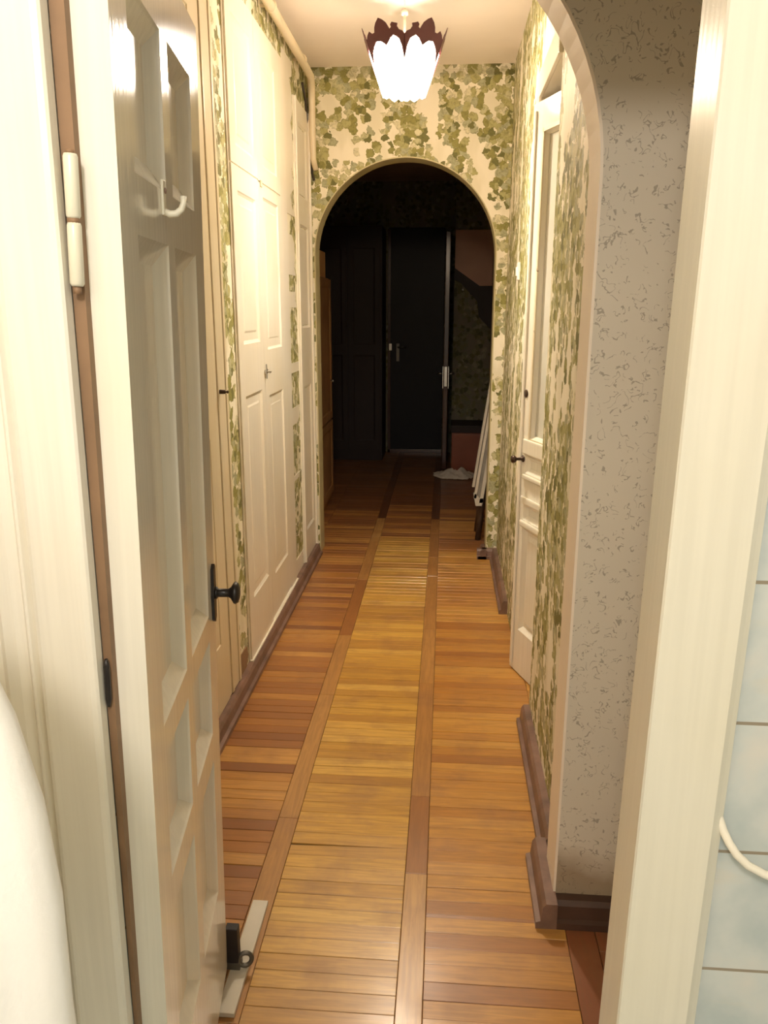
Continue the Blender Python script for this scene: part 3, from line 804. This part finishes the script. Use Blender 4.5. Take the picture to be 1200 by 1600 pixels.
# right-hand corner: shoe cabinet, pink panel, dark board with a hook
sc = empty('shoe_cabinet', (.235, 7.6, 0)); tag(sc, 'low red-brown cabinet in the dark right corner of the hall', 'cabinet')
mb = MB(); mb.box(.07, .415, 7.42, 7.80, 0, .36, bev=.003); mb.build('carcass', M['hall_red'], sc)
mb = MB(); mb.box(.06, .418, 7.405, 7.80, .36, .43, bev=.004); mb.build('top', M['hall_dark'], sc)
mb = MB(); mb.box(.085, .40, 7.408, 7.422, .02, .345, bev=.003); mb.build('door', M['hall_red'], sc)
mb = MB(); mb.prism([(.066, 2.20), (.418, 2.20), (.418, 1.70), (.30, 1.70), (.066, 1.86)], 'y', 7.775, 7.80)
tag(mb.build('wall_panel', M['pinkboard']), 'pinkish brown panel high on the wall behind the cabinet', 'panel')
wb = empty('hook_board', (.24, 7.78, 1.6)); tag(wb, 'dark slanting board with a metal hook under the pinkish panel', 'hook board')
mb = MB(); mb.prism([(.066, 1.86), (.30, 1.70), (.418, 1.70), (.418, 1.30), (.30, 1.42), (.285, 1.56), (.12, 1.73), (.066, 1.76)], 'y', 7.765, 7.80)
mb.build('board', M['hall_dark'], wb)
mb = MB(); mb.lathe([(0, .01), (.02, .006), (.035, .012), (.045, .004)], (.145, 7.765, 1.665), (0, -1, 0), 12); mb.tube([(.145, 7.8, 1.665), (.145, 7.76, 1.665)], .006, 8); mb.build('hook', M['steel'], wb)

# rag on the floor
mb = MB(); nx, ny = 36, 22
G = [[None]*(ny+1) for _ in range(nx+1)]
for i in range(nx+1):
    for j in range(ny+1):
        u = i/nx*2-1; v = j/ny*2-1
        a = math.atan2(v, u); rr = max(abs(u), abs(v))
        edge = .82 + .30*mnoise.noise(Vector((math.cos(a)*1.5, math.sin(a)*1.5, 3.3)))
        x = .095 + math.cos(a)*rr*edge*.262 - .02*v; y = 7.15 + math.sin(a)*rr*edge*.20
        h = max(0, (1-rr**1.6)) * (.045 + .05*mnoise.noise(Vector((x*14, y*10, 0)))) + .018*abs(mnoise.noise(Vector((x*28, y*22, 2)))) + .003
        if u > 0: h *= 1.15
        G[i][j] = mb.bm.verts.new((x, y, h))
for i in range(nx):
    for j in range(ny):
        f = mb.bm.faces.new((G[i][j], G[i+1][j], G[i+1][j+1], G[i][j+1])); f.smooth = True
tag(mb.build('rag', M['rag']), 'crumpled off-white rag on the dark hall floor', 'rag')

# folded white stand leaning behind the arch pillar
fs = empty('folding_stand', (.25, 5.1, 0)); tag(fs, 'folded white stand with dark legs leaning behind the right arch pillar', 'folding stand')
def lean_box(mb, x, y0, y1, z0, z1, w, k=.135):
    g = [(x + k*(z0-.28) , z0), (x + w + k*(z0-.28), z0), (x + w + k*(z1-.28), z1), (x + k*(z1-.28), z1)]
    mb.prism(g, 'y', y0, y1)
mb = MB(); lean_box(mb, .196, 5.02, 5.06, .30, 1.42, .016); lean_box(mb, .236, 5.02, 5.06, .27, 1.42, .022); mb.prism([(.196, .33), (.212, .25), (.252, .25), (.262, .30), (.236, .30), (.212, .33)], 'y', 5.02, 5.06)
lean_box(mb, .196, 5.36, 5.40, .30, 1.42, .016); lean_box(mb, .236, 5.36, 5.40, .27, 1.42, .022); mb.build('frame', M['slat'], fs)
mb = MB(); lean_box(mb, .213, 5.03, 5.39, .30, 1.40, .022); mb.build('panel', M['slat_grey'], fs)
for y in (5.09, 5.30):
    mb = MB(); mb.tube([(.235, y, .0), (.262, y, .3), (.335, y, 1.0)], .019, 12); mb.build('leg', M['leg_dark'], fs)
mb = MB(); mb.tube([(.302, 5.10, .0), (.315, 5.10, .3), (.352, 5.10, 1.0)], .014, 12); mb.build('leg', M['leg_dark'], fs)

# ------------------------------------------------------------------ camera, world, view
psi, thp, ro, F = 7.67983962e-02, 2.53364426e-01, 1.69236838e-03, 1233.26
f = Vector((-math.sin(psi)*math.cos(thp), math.cos(psi)*math.cos(thp), -math.sin(thp)))
r = Vector((math.cos(psi), math.sin(psi), 0)); u = r.cross(f)
r2 = r*math.cos(ro) + u*math.sin(ro); u2 = -r*math.sin(ro) + u*math.cos(ro)
cam = bpy.data.cameras.new('camera'); co = bpy.data.objects.new('camera', cam); COL.objects.link(co)
Mx = Matrix(((r2.x, u2.x, -f.x), (r2.y, u2.y, -f.y), (r2.z, u2.z, -f.z)))
co.location = (0, 0, 1.5); co.rotation_euler = Mx.to_euler()
cam.sensor_fit = 'HORIZONTAL'; cam.sensor_width = 36; cam.lens = F/1200*36; cam.clip_start = .02
scene.camera = co
w = bpy.data.worlds.new('world'); scene.world = w; w.use_nodes = True
w.node_tree.nodes['Background'].inputs[0].default_value = (.02, .018, .015, 1)
scene.cycles.diffuse_bounces = 8; scene.cycles.max_bounces = 14
vs = scene.view_settings; vs.view_transform = 'Standard'; vs.look = 'None'; vs.gamma = 1; vs.use_curve_mapping = False; vs.exposure = 1.8
